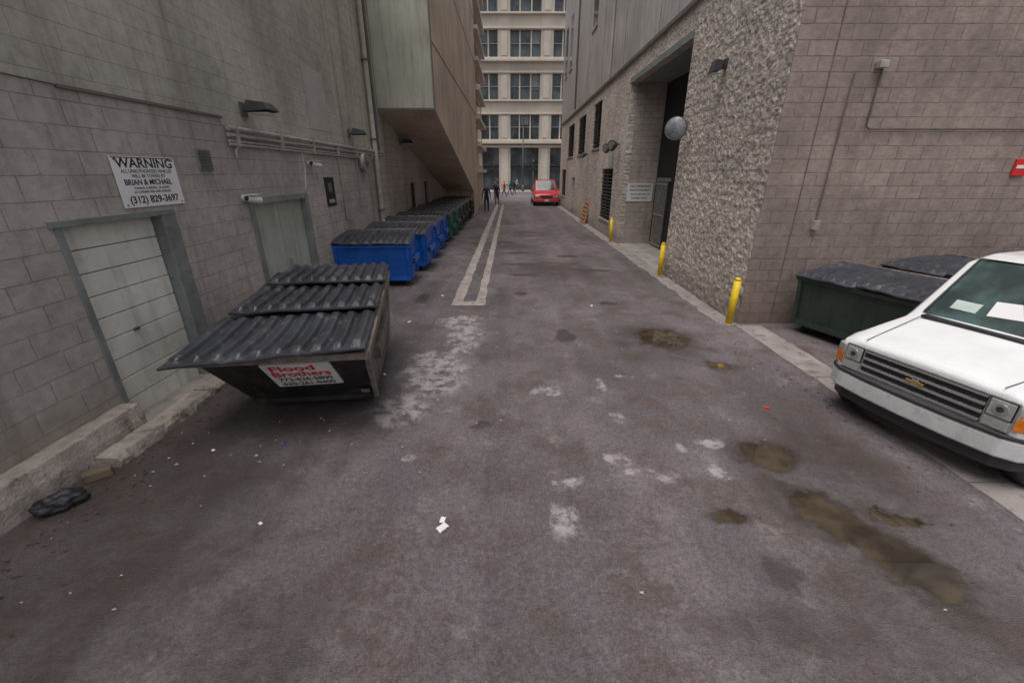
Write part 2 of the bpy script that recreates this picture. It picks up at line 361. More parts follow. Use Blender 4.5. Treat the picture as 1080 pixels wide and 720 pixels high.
bx("door_leaf_a",LB,LX-.13,LX-.09,7.06,7.96,.02,2.12,M_greendoor,.004)
bx("door_leaf_b",LB,LX-.13,LX-.09,7.97,8.87,.02,2.12,M_greendoor,.004)
bx("door_frame_l",LB,LX-.12,LX+.03,6.94,7.06,.005,2.22,M_frame,.005)
bx("door_frame_r",LB,LX-.12,LX+.03,8.87,8.99,.005,2.22,M_frame,.005)
bx("door_frame_t",LB,LX-.12,LX+.028,7.06,8.87,2.12,2.22,M_frame,.005)
bx("door_handle",LB,LX-.09,LX-.03,8.02,8.07,.98,1.1,M_pipe,.004)
for a,b in((18.5,19.7),(21.5,22.6)): bx("service_door",LB,LX-.2,LX-.12,a,b,.01,2.2,M_dark)
V1=grp("wall_vent",(LX,6.2,2.75))
bx("frame",V1,LX,LX+.02,6.03,6.30,2.62,2.90,M_frame,.003)
for i in range(7): bx("slat_%d"%i,V1,LX+.02,LX+.035,6.05,6.28,2.64+i*.036,2.658+i*.036,M_pipedark)
def rough_stone(name,gname,y0,y1,x0,x1,h,nn,j=1.0):
    g=grp(gname,((x0+x1)/2,(y0+y1)/2,0)); n=nn; vs=[];fs=[]
    u=lambda a,b: random.uniform(a,b)*j
    for i in range(n+1):
        y=y0+(y1-y0)*i/n
        vs+=[(x0,y,0),(x0+abs(u(0,.004)),y,h+u(-.006,.006)),(x1-.03+u(-.012,.012),y,h+u(-.01,.01)),(x1+u(-.018,.018),y,h*.55),(x1+u(-.01,.01),y,0)]
    for i in range(n):
        for k in range(4): a=i*5+k; fs.append((a,a+1,a+6,a+5))
    fs.append((4,3,2,1,0)); e=n*5; fs.append((e,e+1,e+2,e+3,e+4))
    mesh(name,g,vs,fs,M_kerb,.006)
rough_stone("plinth","concrete_ledge",-8,3.88,LX+.003,LX+.22,.33,150,.7)
rough_stone("stone","kerb",3.25,4.55,-3.93,-3.70,.11,26)
rough_stone("stone","kerb",4.60,6.9,-3.95,-3.73,.10,40)
bx("door_threshold",LB,LX-.1,-3.96,3.95,7.0,.0,.045,M_concrete,.01)
CD=grp("wall_conduit",(LX,9,3.1))
for k,(z,r,o) in enumerate(((3.20,.035,.07),(3.11,.03,.06),(3.03,.02,.05),(2.985,.02,.05))):
    tube("pipe_%d"%k,CD,[(LX+o,6.75,z),(LX+o,14.6 if k<2 else 13.2,z-.02)],r,M_pipe)
for y in (6.9,8.2,9.5,10.8,12.1,13.4): bx("clamp",CD,LX,LX+.115,y,y+.03,2.96,3.25,M_pipe)
tube("riser",CD,[(LX+.05,7.0,2.99),(LX+.05,6.85,2.9),(LX+.05,6.85,2.82)],.014,M_pipe)
tube("drop_a",CD,[(LX+.03,10.9,2.98),(LX+.03,10.9,1.5),(LX+.03,11.4,1.45)],.012,M_pipe)
DS=grp("downspout",(LX,14,4))
tube("pipe_a",DS,[(LX+.10,13.75,9.4),(LX+.10,13.75,.1)],.07,M_left)
tube("pipe_b",DS,[(LX+.08,14.2,9.4),(LX+.08,14.2,3.2)],.045,M_pipedark)
for z in (1.5,3.5,5.5,7.5): bx("strap",DS,LX,LX+.18,13.66,13.84,z,z+.04,M_seam)
tube("wire",CD,[(LX+.02,3.3,3.36),(LX+.02,4.4,3.34)],.008,M_pipedark)
for (ya,yb,za,zb) in ((9.7,10.7,3.45,4.6),(2.6,3.1,1.5,1.95),(11.2,13.0,.4,1.5)):
    bx("paint_patch",LB,LX,LX+.003,ya,yb,za,zb,M_patch)
def walllight(y,z,s=1.0):
    g=grp("wall_light",(LX,y,z),world=False)
    bx("plate",g,0,.03,-.08*s,.08*s,-.1,.1,M_pipedark,.004)
    tube("arm",g,[(0.02,0,.0),(.16,0,.04)],.02,M_pipedark)
    hexa("housing",g,[(.12,-.2*s,-.05),(.50*s,-.17*s,-.02),(.50*s,.17*s,-.02),(.12,.2*s,-.05)],[(.16,-.16*s,.12),(.42*s,-.13*s,.09),(.42*s,.13*s,.09),(.16,.16*s,.12)],M_black,.015)
    bx("lens",g,.16,.46*s,-.15*s,.15*s,-.075,-.048,M_lampglass,.004)
walllight(7.35,3.50); walllight(11.9,3.52,.9); walllight(17.3,3.65); walllight(19.8,3.7)
def dome(y,z):
    g=grp("security_camera",(LX,y,z),world=False)
    cyl("mount",g,(0,0,.03),(.03,0,.03),.05,M_camwhite)
    cyl("arm",g,(.02,0,.03),(.15,0,.05),.022,M_camwhite)
    cyl("body",g,(.12,-.10,.03),(.20,.12,-.01),.05,M_camwhite,20,bev=.01)
    cyl("lens",g,(.12,-.105,.03),(.118,-.115,.031),.035,M_black)
    bx("hood",g,.08,.22,-.13,.12,.078,.086,M_camwhite,.003)
dome(9.3,2.74); dome(6.85,2.20)
tube("camera_cable",CD,[(LX+.01,9.1,2.98),(LX+.01,9.1,2.6),(LX+.01,9.0,2.3)],.009,M_camwhite)
PO=grp("wall_poster",(LX,10.2,2.2))
bx("panel",PO,LX,LX+.02,9.95,10.45,1.88,2.5,M_ink,.002)
bx("face_patch",PO,LX+.02,LX+.023,10.10,10.28,2.18,2.38,M_seam); bx("lower_patch",PO,LX+.02,LX+.023,10.04,10.36,1.95,2.03,M_pipe)
AB=grp("wall_fan",(LX,12.6,2.85))
cyl("shroud",AB,(LX,12.6,2.85),(LX+.16,12.6,2.85),.24,M_pipe,28)
cyl("hub",AB,(LX+.16,12.6,2.85),(LX+.20,12.6,2.85),.07,M_pipedark,20)
for k in range(4):
    a=k*math.pi/4; d=V((0,math.cos(a),math.sin(a)))*.2
    tube("guard_%d"%k,AB,[V((LX+.175,12.6,2.85))-d,V((LX+.175,12.6,2.85))+d],.007,M_pipedark)
WS=grp("warning_sign",(LX,5.14,2.5))
bx("panel",WS,LX+.012,LX+.022,4.70,5.58,2.24,2.76,M_white,.001)
X=LX+.0235
R_=(0,1,0); U_=(0,0,1)
text("line_1",WS,"WARNING",.135,M_ink,(X,5.14,2.690),R_,U_,sx=1.2,bold=.002)
text("line_2",WS,"ALL UNAUTHORIZED VEHICLES",.05,M_ink,(X,5.14,2.612),R_,U_,sx=1.0)
text("line_3",WS,"WILL BE TOWED BY",.05,M_ink,(X,5.14,2.562),R_,U_,sx=1.05)
text("line_4",WS,"BRIAN & MICHAEL",.082,M_ink,(X,5.12,2.497),R_,U_,sx=1.0,bold=.0015)
text("line_5",WS,"TOWING & SERVICE  24 HOURS",.036,M_ink,(X,5.14,2.437),R_,U_)
text("line_6",WS,"AT OWNERS RISK AND EXPENSE",.036,M_ink,(X,5.14,2.397),R_,U_)
text("line_7",WS,"(312) 829-3697",.105,M_ink,(X,5.14,2.315),R_,U_,sx=1.08,bold=.002)
bx("top_border",WS,LX+.022,LX+.0235,4.71,5.57,2.745,2.754,M_ink)
for y in (4.74,5.54):
    for z in (2.27,2.73): cyl("screw",WS,(LX+.02,y,z),(LX+.028,y,z),.009,M_pipedark,8)

# ---------------------------------------------------------------- stair enclosure building
SB=grp("stair_tower",(-3.2,24,0))
x0,x1=-4.14,-2.35
prof=[(14.8,4.4),(28.6,1.45),(28.6,0),(32,0),(32,13),(14.8,13)]
vs=[(x0,y,z) for y,z in prof]+[(x1,y,z) for y,z in prof]
nn=len(prof)
fs=[tuple(range(nn)),tuple(reversed(range(nn,2*nn)))]
mi=[1,1]
for i in range(nn):
    j=(i+1)%nn; fs.append((i,i+nn,j+nn,j)); mi.append(0 if i==5 else 1)
mesh("body",SB,vs,fs,[M_green_panel,M_beige_panel],0,mids=mi)
bx("corner_trim",SB,x1-.03,x1+.02,14.76,14.80-.003,4.4,13,M_seam)
bx("soffit_trim",SB,x0,x1-.05,14.76,14.8-.003,4.40,4.46,M_seam)
for z in (6.2,9.2,11.6): bx("side_joint",SB,x1,x1+.012,14.86,32,z,z+.03,M_seam)
FB=grp("ledge_building",(-6,36,0))
bx("body",FB,-14,-2.45,32.2,40,0,15,M_beige_panel)
for k in range(8):
    bx("ledge_%d"%k,FB,-14,-2.1,32.15,40.2,2.6+k*1.7,2.82+k*1.7,M_facade2)
for k in range(7): bx("window_%d"%k,FB,-2.46,-2.43,34,38.5,3.1+k*1.7,4.0+k*1.7,M_glass)

# ---------------------------------------------------------------- right building
RX=4.20
RB=grp("split_face_building",(RX,20,0))
lou=[(18.4,20.6,.65,2.75),(21.7,23.6,3.7,5.7),(26.0,28.6,3.6,5.6),(30.5,33.5,3.6,5.6),(29.2,30.4,0,2.3),(34,36.5,.9,2.8)]
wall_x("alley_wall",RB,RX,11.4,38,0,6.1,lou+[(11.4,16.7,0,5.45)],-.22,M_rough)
ny,nz_=170,240; vs=[];fs=[]
for j in range(nz_+1):
    for i in range(ny+1):
        y=7.3+4.1*i/ny; z=6.1*j/nz_
        q=V((0,y,z)); h=mnoise.fractal(q*8,.8,2.1,4)*.016+abs(mnoise.noise(q*16))*.020
        row=math.floor(z/.2); fr=z/.2-row
        if fr<.1 or fr>.92: h-=.005
        e=0 if i in(0,ny) else 1
        vs.append((RX-max(-.01,h)*e-.004,y,z))
for j in range(nz_):
    for i in range(ny): a=j*(ny+1)+i; fs.append((a,a+1,a+ny+2,a+ny+1))
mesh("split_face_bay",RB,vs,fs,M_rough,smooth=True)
bx("bay_jamb",RB,RX-.003,RX+.221,11.37,11.40,0,5.45,M_rough)
bx("jamb_far",RB,RX+.222,5.45,16.7,17.0,0,5.5,M_farblock)
bx("jamb_far_b",RB,5.45,9,16.9,17.1,0,5.6,M_dark)
bx("jamb_near",RB,RX+.222,5.45,11.1,11.4,0,5.5,M_farblock)
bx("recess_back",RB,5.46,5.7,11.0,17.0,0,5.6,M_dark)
bx("recess_soffit",RB,RX+.222,5.45,11.1,17,5.45,5.6,M_frame)
bx("recess_door",RB,5.40,5.458,15.2,16.4,.02,2.3,M_grey,.004)
bx("recess_door_frame",RB,5.41,5.456,15.1,16.5,2.31,2.42,M_frame)
for i in range(9): bx("gate_bar_%d"%i,RB,5.36,5.38,15.25+i*.13,15.27+i*.13,.05,2.3,M_pipe)
for i in range(3): bx("gate_rail_%d"%i,RB,5.355,5.362,15.2,16.4,.1+i*1.05,.14+i*1.05,M_pipe)
bx("opening_lintel",RB,RX-.02,RX+.2,11.42,16.8,5.455,5.62,M_frame)
for a,b,c,d in lou:
    bx("louvre_back",RB,RX+.18,RX+.3,a,b,c,d,M_dark)
    if d-c<2.2 :
        k=int((d-c)/.14)
        for i in range(k): box("louvre_slat",RB,(RX+.1,(a+b)/2,c+.07+i*.14),(.16,b-a,.012),M_grey,Matrix.Rotation(math.radians(-35),3,'Y'))
        bx("louvre_mid",RB,RX+.02,RX+.1,(a+b)/2-.04,(a+b)/2+.04,c,d,M_grey)
    bx("louvre_sill",RB,RX-.04,RX+.15,a-.05,b+.05,c-.08,c-.003,M_concrete)
bx("upper_wall",RB,RX-.05,RX+12,7.28,38.0,6.10,14.5,M_upper)
bx("upper_band",RB,RX-.08,RX-.052,7.24,38.0,6.10,6.20,M_seam)
for y in range(10,38,4): bx("panel_joint",RB,RX-.056,RX-.051,y,y+.03,6.22,14.5,M_seam)
for a in (24,33.0,35.5):
    bx("upper_window",RB,RX-.06,RX-.052,a,a+1.2,9.2,12.2,M_glass); bx("upper_window_sill",RB,RX-.10,RX-.061,a-.1,a+1.3,9.05,9.2,M_concrete)
tube("upper_pipe",RB,[(RX-.12,20,6.3),(RX-.12,20,14.4)],.05,M_upper); tube("upper_pipe",RB,[(RX-.12,30,6.3),(RX-.12,30,14.4)],.05,M_pipedark)
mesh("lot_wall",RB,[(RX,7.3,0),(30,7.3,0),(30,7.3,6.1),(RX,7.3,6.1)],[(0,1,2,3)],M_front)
tube("wall_joint",RB,[(4.80,7.297,.02),(4.80,7.297,6.1)],.008,M_seam)
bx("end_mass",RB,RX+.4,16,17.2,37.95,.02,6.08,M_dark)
bx("far_end_wall",RB,RX+.002,16,37.9,38.02,0,6.09,M_farblock)
LC=grp("lot_wall_conduit",(5.5,7.25,3.5))
bx("box",LC,5.44,5.57,7.18,7.30,4.03,4.13,M_pipe,.01)
tube("pipe",LC,[(5.55,7.27,4.05),(5.55,7.27,3.27),(5.60,7.27,3.23),(12,7.27,3.23)],.012,M_seam)
tube("pipe_b",LC,[(5.15,7.27,4.0),(5.15,7.27,1.75)],.010,M_seam)
bx("box_b",LC,5.10,5.20,7.22,7.30,1.7,1.85,M_pipe,.005)
AL=grp("alarm_sign",(8.2,7.25,2.7)); bx("plate",AL,8.14,8.36,7.27,7.295,2.55,2.80,M_red,.004); bx("label",AL,8.17,8.32,7.264,7.269,2.66,2.71,M_white)
MR=grp("convex_mirror",(3.9,11.0,3.55))
cyl("rim",MR,(3.83,10.80,3.55),(3.87,10.86,3.55),.25,M_pipedark,36)
n=24; vs=[];fs=[]; ax=V((-.55,-.83,-.05)).normalized(); q=ax.to_track_quat('Z','Y').to_matrix(); c=V((3.83,10.80,3.55))
vs.append(c+ax*.06)
for k,(r,h) in enumerate(((.12,.045),(.19,.02),(.23,-.003))):
    for i in range(n): a=2*math.pi*i/n; vs.append(c+q@V((math.cos(a)*r,math.sin(a)*r,h)))
for i in range(n): fs.append((0,1+i,1+(i+1)%n))
for k in range(2):
    for i in range(n): a=1+k*n+i; b=1+k*n+(i+1)%n; fs.append((a,a+n,b+n,b))
mesh("face",MR,vs,fs,simple("mirror_grey",(.30,.31,.345),.3,.45,9,0,metal=.15),smooth=True)
tube("arm",MR,[(3.87,10.86,3.55),(4.1,11.1,3.58),(4.22,11.15,3.58)],.02,M_pipedark)
g=grp("flood_light",(RX-.03,9.5,4.55),world=False)
bx("plate",g,-.03,0.03,-.06,.06,-.08,.08,M_grey,.004)
tube("arm",g,[(-.02,0,0),(-.12,0,-.02)],.018,M_grey)
hexa("head",g,[(-.10,-.11,-.12),(-.28,-.11,-.16),(-.28,.11,-.16),(-.10,.11,-.12)],[(-.08,-.07,.05),(-.22,-.09,.07),(-.22,.09,.07),(-.08,.07,.05)],M_grey,.012)
bx("lens",g,-.27,-.11,-.09,.09,-.175,-.158,M_lampglass,.003)
def roundlamp(y,z,r):
    g=grp("round_wall_lamp",(RX,y,z),world=False)
    tube("arm",g,[(0.02,0,0),(-.14,0,0)],.02,M_grey)
    cyl("head",g,(-.12,.02,0),(-.36,-.18,-.06),.07,M_grey,20,r)
    cyl("lens",g,(-.36,-.18,-.06),(-.365,-.185,-.062),r*.8,M_pipe,20)
roundlamp(17.6,3.6,.20); roundlamp(18.6,3.55,.18); roundlamp(24.6,3.5,.13)
JS=grp("parking_sign",(4.9,16.68,1.9))
bx("panel",JS,4.40,5.36,16.67,16.69,1.58,2.22,M_white,.002)
for i,(s_,sz) in enumerate((("NO PARKING",.13),("PRIVATE PROPERTY",.09),("VIOLATORS WILL BE",.08),("TOWED AWAY",.09))):
    text("line_%d"%i,JS,s_,sz,M_ink,(4.88,16.666,2.12-i*.14),(1,0,0),(0,0,1),bold=.001)
for y,h in((7.25,.88),(11.1,.9),(17.1,.95)):
    g=grp("bollard",(4.02,y,0),world=False,rot=(random.uniform(-.03,.03),random.uniform(-.02,.03),0))
    cyl("post",g,(0,0,0),(0,0,h-.05),.060,M_yellow,24)
    cyl("cap",g,(0,0,h-.05),(0,0,h),.060,M_yellow,24,.035)
    cyl("base_collar",g,(0,0,0),(0,0,.02),.09,M_concrete,20)
PA=grp("wooden_pallet",(3.95,24,0),world=False,rot=(0,math.radians(12),0))
for i in range(7): bx("slat_%d"%i,PA,-.02,0,-.6,.6,.05+i*.2,.17+i*.2,M_wood,.004)
for y in(-.56,0,.56): bx("stringer",PA,0,.09,y-.03,y+.03,0.02,1.4,M_wood,.004)

# ---------------------------------------------------------------- dumpsters
def lid(name,P,A,B,Cc,D,ribs,mat=M_lid,rh=.042,sag=.02,seed=0):
    A,B,Cc,D=map(V,(A,B,Cc,D))
    k=8; nu=ribs*k; vv=[0,.03,.07,.10,.3,.5,.7,.90,.93,.97,1]; vs=[];fs=[]
    prof=[0,0,.75,1,1,1,.75,0]
    for j,v in enumerate(vv):
        end=0 if v<=.04 or v>=.96 else (.6 if v<.09 or v>.92 else 1)
        for i in range(nu+1):
            u=i/nu; r=rh*prof[i%k]*end
            if i==nu: r=0
            p=(A*(1-u)+B*u)*(1-v)+(D*(1-u)+Cc*u)*v
            p=p+V((0,0,r-sag*math.sin(math.pi*v)*math.sin(math.pi*u)+.020*mnoise.noise(V((u*4+seed,v*3,seed)))))
            vs.append(p)
    nv=len(vv)-1
    for j in range(nv):
        for i in range(nu): a=j*(nu+1)+i; fs.append((a,a+1,a+nu+2,a+nu+1))
    return mesh(name,P,vs,fs,mat,.004,solid=.024)
def caster(P,x,y,r=.08):
    cyl("caster_wheel",P,(x-.025,y,r),(x+.025,y,r),r,M_rubber,18)
    bx("caster_fork",P,x-.035,x-.027,y-.03,y+.03,r,r*2+.04,M_rust); bx("caster_fork_b",P,x+.027,x+.035,y-.03,y+.03,r,r*2+.04,M_rust)
    bx("caster_plate",P,x-.06,x+.06,y-.06,y+.06,r*2+.04,r*2+.05,M_rust)
def dumpster(name,loc,rotz,paintm,Lx=1.78,Dy=1.15,hf=1.0,hb=1.15,seed=0):
    g=grp(name,(*loc,0),rotz,world=False)
    a=Lx/2; zb=.19; i=.03
    hexa("body",g,[(-a+i,.0,zb),(a-i,0,zb),(a-i,Dy,zb),(-a+i,Dy,zb)],[(-a,-.10,hf),(a,-.10,hf),(a,Dy,hb),(-a,Dy,hb)],paintm,.01)
    bx("rim_front",g,-a-.02,a+.02,-.135,-.095,hf-.06,hf+.005,paintm,.006)
    for sx in(-1,1):
        hexa("rim_side",g,[(sx*(a+.003),-.1,hf-.06),(sx*(a+.035),-.1,hf-.06),(sx*(a+.035),Dy,hb-.06),(sx*(a+.003),Dy,hb-.06)],[(sx*(a+.003),-.1,hf),(sx*(a+.035),-.1,hf),(sx*(a+.035),Dy,hb),(sx*(a+.003),Dy,hb)],paintm)
        bx("sleeve",g,min(sx*a,sx*(a+.10)),max(sx*a,sx*(a+.10)),.18,.92,.52,.66,paintm,.008)
        bx("sleeve_mouth",g,min(sx*(a+.015),sx*(a+.085)),max(sx*(a+.015),sx*(a+.085)),.175,.18,.54,.64,M_dark)
        for y in(.06,Dy-.08): hexa("side_rib",g,[(sx*(a-i),y,zb),(sx*(a+.03),y,zb),(sx*(a+.03),y+.05,zb),(sx*(a-i),y+.05,zb)],[(sx*a,y,hf-.06),(sx*(a+.035),y,hf-.06),(sx*(a+.035),y+.05,hf-.06),(sx*a,y+.05,hf-.06)],paintm)
    for x in(-a+.02,a-.08):
        hexa("front_rib",g,[(x,-.035,zb),(x+.06,-.035,zb),(x+.06,.01,zb),(x,.01,zb)],[(x,-.13,hf-.06),(x+.06,-.13,hf-.06),(x+.06,-.09,hf-.06),(x,-.09,hf-.06)],paintm)
    bx("base_channel",g,-a+.02,a-.02,-.03,.03,zb-.04,zb+.05,paintm,.004)
    bx("base_rail",g,-a+.1,a-.1,.1,Dy-.1,zb-.07,zb-.003,M_rust)
    for x in(-a+.18,a-.18):
        for y in(.12,Dy-.12): caster(g,x,y,.07)
    rnd=random.Random(seed); o1=rnd.uniform(0,.06); o2=rnd.uniform(0,.06)
    lid("lid_a",g,(-a-.03,-.17,hf+.015+o1),(-.01,-.17,hf+.015+o1*.5),(-.01,Dy,hb+.03),(-a-.03,Dy,hb+.03),6,seed=seed)
    lid("lid_b",g,(.01,-.17,hf+.015+o2),(a+.03,-.17,hf+.015+o2*.5),(a+.03,Dy,hb+.03),(.01,Dy,hb+.03),6,seed=seed+1)
    cyl("hinge_rod",g,(-a-.04,Dy+.03,hb+.03),(a+.04,Dy+.03,hb+.03),.018,M_rust,10)
    return g
y=10.0; k=0
cols=[M_blue,M_blue,M_blue,M_blue,M_dgreen,M_dgreen,M_dgreen2,M_dumpblack,M_dgreen2,M_dumpblack]
for c_ in cols:
    dumpster("dumpster",(-3.26+random.uniform(-.05,.08),y),random.uniform(-.04,.04)+(.04 if k==0 else 0),c_,Lx=1.76,Dy=1.10,hf=1.02,hb=1.20,seed=k*3); y+=1.74+random.uniform(0,.12); k+=1
def place(cx,cy,ang,c_,seed,hf=.98,hb=1.1,Dy=1.1):
    return dumpster("dumpster",(cx,cy),math.radians(ang),c_,Lx=1.80,Dy=Dy,hf=hf,hb=hb,seed=seed)
place(5.30,6.13,-69,M_dgreen2,21,Dy=1.0)
place(6.78,6.30,-76,M_dgreen2,25,1.10,1.24)
place(8.45,6.33,-84,M_dumpblack,29,1.12,1.26)

FD=grp("slant_dumpster",(-2.4,4.9,0))
bNL,bNR,bFR,bFL=(-2.98,4.30,.10),(-1.64,4.45,.10),(-1.90,6.0,.10),(-3.25,5.95,.10)
tNL,tNR,tFR,tFL=(-3.16,3.72,.90),(-1.45,3.80,.96),(-1.88,6.25,1.22),(-3.42,6.15,1.22)
vs=[bNL,bNR,bFR,bFL,tNL,tNR,tFR,tFL]
mesh("body",FD,vs,[(3,2,1,0),(4,5,6,7),(0,1,5,4),(1,2,6,5),(2,3,7,6),(3,0,4,7)],[M_dumpblack,M_dumpside],.012,mids=[0,0,0,1,0,0])
def lerp(a,b,t): return V(a)*(1-t)+V(b)*t
def bar(name,P,p,q,w,h,mat):
    p=V(p);q=V(q); d=(q-p); l=d.length; R=d.to_track_quat('X','Z').to_matrix()
    return box(name,P,(p+q)/2,(l,w,h),mat,R,.005)
bar("rim_near",FD,V(tNL)+V((-.04,-.03,-.03)),V(tNR)+V((.04,-.03,-.03)),.05,.07,M_rust)
bar("rim_right",FD,V(tNR)+V((.025,0,-.03)),V(tFR)+V((.025,0,-.03)),.05,.07,M_rust)
bar("rim_left",FD,V(tNL)+V((-.02,0,-.03)),V(tFL)+V((-.02,0,-.03)),.05,.07,M_dumpblack)
bar("bottom_channel",FD,V(bNL)+V((0,-.02,.02)),V(bNR)+V((0,-.02,.02)),.05,.06,M_dumpblack)
bar("corner_post",FD,V(bNR)+V((.015,.0,0)),V(tNR)+V((.015,.0,-.06)),.05,.05,M_rust)
bar("corner_post_far",FD,V(bFR)+V((.015,-.04,0)),V(tFR)+V((.015,-.04,-.06)),.05,.05,M_rust)
bar("sleeve",FD,(-1.60,4.55,.62),(-1.83,5.75,.70),.12,.15,M_dumpside)
bar("skid_a",FD,(-2.85,4.45,.05),(-3.05,5.8,.05),.08,.10,M_dumpblack); bar("skid_b",FD,(-1.80,4.6,.05),(-2.02,5.8,.05),.08,.10,M_dumpblack)
def P_(u,v,dz=0):
    nl=V((-3.22,3.60,.955)); nr=V((-1.42,3.70,1.02)); fl=V((-3.42,6.25,1.25)); fr=V((-1.86,6.33,1.27))
    p=(nl*(1-u)+nr*u)*(1-v)+(fl*(1-u)+fr*u)*v; return p+V((0,0,dz))
lid("lid_near",FD,P_(-.05,-.03,-.04),P_(1.01,0,.02),P_(1.0,.37,.0),P_(.0,.37,-.01),10,rh=.050,sag=.05,seed=3)
lid("lid_mid",FD,P_(.05,.34,.07),P_(1.02,.34,.075),P_(1.0,.69,.02),P_(.06,.69,.02),10,rh=.050,sag=.03,seed=5)
lid("lid_far",FD,P_(.10,.66,.10),P_(1.03,.66,.10),P_(1.0,1.0,.04),P_(.11,1.0,.04),10,rh=.050,sag=.03,seed=8)
def face(u,v,off=.012):
    p=lerp(lerp(bNL,bNR,u),lerp(tNL,tNR,u),v); nrm=(V(bNR)-V(bNL)).cross(V(tNL)-V(bNL)).normalized(); return p+nrm*off
a_=face(.34,.40,.03); b_=face(.80,.42,.03); d_=face(.34,.86,.03)
rt=b_-a_; up=d_-a_; ru=rt.normalized(); up=up-ru*up.dot(ru); nr_=ru.cross(up.normalized())
mesh("sticker",FD,[a_,a_+rt,a_+rt+up,a_+up],[(0,1,2,3)],M_white,solid=.02)
of=nr_*.003
text("sticker_text_1",FD,"Flood",.14,M_red,a_+rt*.42+up*.82+of,rt,up,sx=1.45,bold=.003)
text("sticker_text_2",FD,"Brothers",.14,M_red,a_+rt*.5+up*.57+of,rt,up,sx=1.2,bold=.003)
text("sticker_text_3",FD,"773-626-5800",.095,M_ink,a_+rt*.5+up*.33+of,rt,up,sx=1.05,bold=.001)
text("sticker_text_4",FD,"630-261-0400",.095,M_ink,a_+rt*.5+up*.12+of,rt,up,sx=1.05,bold=.001)
a_,b_,c_,d_=face(.90,.12,.016),face(.97,.12,.016),face(.97,.22,.016),face(.90,.22,.016)
mesh("reflector",FD,[a_,b_,c_,d_],[(0,1,2,3)],M_rust)

# ---------------------------------------------------------------- vehicles
def wheel(P,x,y,r,w):
    s=1 if y>0 else -1
    cyl("tyre",P,(x,y-w/2,r),(x,y+w/2,r),r,M_rubber,32,bev=.03)
    cyl("hub",P,(x,y+s*(w/2-.02),r),(x,y+s*(w/2+.008),r),r*.58,M_chrome,24)
    cyl("hub_cap",P,(x,y+s*(w/2),r),(x,y+s*(w/2+.03),r),r*.2,M_grey,16)
def recalc(o):
    bm=bmesh.new(); bm.from_mesh(o.data); bmesh.ops.recalc_face_normals(bm,faces=bm.faces); bm.to_mesh(o.data); bm.free()
def loft(name,P,st,mats,glass):
    vs=[];fs=[];mi=[]
    for (x,zb,belt,top,w,wt) in st:
        h=[(0,zb),(w*.82,zb),(w*.985,zb+.10),(w,(zb+belt)/2),(w*.985,belt),(wt,top-.075 if top-belt>.2 else top-.03),(wt*.88,top-.012),(wt*.45,top),(0,top+.004)]
        ring=h+[(-a,b) for a,b in reversed(h[1:-1])]
        vs+=[(x,a,b) for a,b in ring]
    n=16
    for i in range(len(st)-1):
        for k in range(n):
            a=i*n+k; b=i*n+(k+1)%n; fs.append((a,b,b+n,a+n)); seg=k if k<8 else 15-k
            mi.append(glass(i,seg))
    fs.append(tuple(reversed(range(n)))); mi.append(0)
    e=(len(st)-1)*n; fs.append(tuple(range(e,e+n))); mi.append(0)
    o=mesh(name,P,vs,fs,mats,.022,True,mi,3); recalc(o); return o
def arcbar(name,P,pts,h,d,mat,z,bev=.02):
    vs=[];fs=[]
    for i,(x,y) in enumerate(pts):
        p=V(pts[max(i-1,0)]);q=V(pts[min(i+1,len(pts)-1)]); t_=(q-p).normalized(); nn_=V((t_.y,-t_.x))
        a=V((x,y)); b=a-nn_*d
        vs+=[(a.x,a.y,z),(a.x,a.y,z+h),(b.x,b.y,z+h),(b.x,b.y,z)]
    for i in range(len(pts)-1):
        for k in range(4): a=i*4+k; b=i*4+(k+1)%4; fs.append((a,b,b+4,a+4))
    fs.append((3,2,1,0)); e=(len(pts)-1)*4; fs.append((e,e+1,e+2,e+3))
    o=mesh(name,P,vs,fs,mat,bev,True,segs=3); recalc(o); return o
VN=grp("white_van",(3.98,3.62,0),math.radians(196),.85,world=False)
W=1.0
stn=[(0.0,.50,.97,1.04,.90,.80),(-.05,.42,1.01,1.09,.95,.84),(-.25,.38,1.05,1.14,.985,.88),(-.60,.38,1.09,1.20,W,.90),(-1.02,.38,1.14,1.28,W,.90),
     (-1.10,.38,1.16,1.33,W,.895),(-1.78,.38,1.18,2.02,W,.86),(-2.0,.38,1.18,2.07,W,.86),(-2.12,.38,1.18,2.08,W,.86),(-2.95,.38,1.18,2.09,W,.86),(-3.1,.38,1.18,2.09,W,.86),(-5.5,.38,1.18,2.09,W,.86),(-5.65,.42,1.18,2.05,.97,.84)]
loft("body",VN,stn,[M_vanwhite,M_carglass],lambda i,s: 1 if (i==5 and s in(6,7)) or (i in(7,8) and s==4) else 0)
for sy in(-1,1): bar("screen_seal",VN,(-1.115,sy*.775,1.350),(-1.765,sy*.745,2.010),.022,.012,M_black)
bar("screen_seal_top",VN,(-1.768,-.74,2.015),(-1.768,.74,2.015),.022,.012,M_black)
arc=[( -.30,-1.03),(-.18,-1.03),(-.04,-.97),(.06,-.82),(.11,-.45),(.125,0),(.11,.45),(.06,.82),(-.04,.97),(-.18,1.03),(-.30,1.03)]
arcbar("bumper",VN,arc,.22,.06,M_bumper,.40,.03)
arcbar("bumper_top_strip",VN,[(x+.006,y*1.004) for x,y in arc[1:-1]],.035,.05,M_grey,.625,.006)
arcbar("air_dam",VN,[(x-.08,y*.95) for x,y in arc[1:-1]],.16,.04,M_grey,.25,.01)
bx("grille_back",VN,-.02,.012,-.60,.60,.66,1.0,M_black,.01)
for i in range(4): bx("grille_bar_%d"%i,VN,.012,.045,-.60,.60,.680+i*.092,.712+i*.092,M_chrome,.006)
bx("grille_frame_top",VN,.012,.05,-.61,.61,.992,1.010,M_chrome,.005)
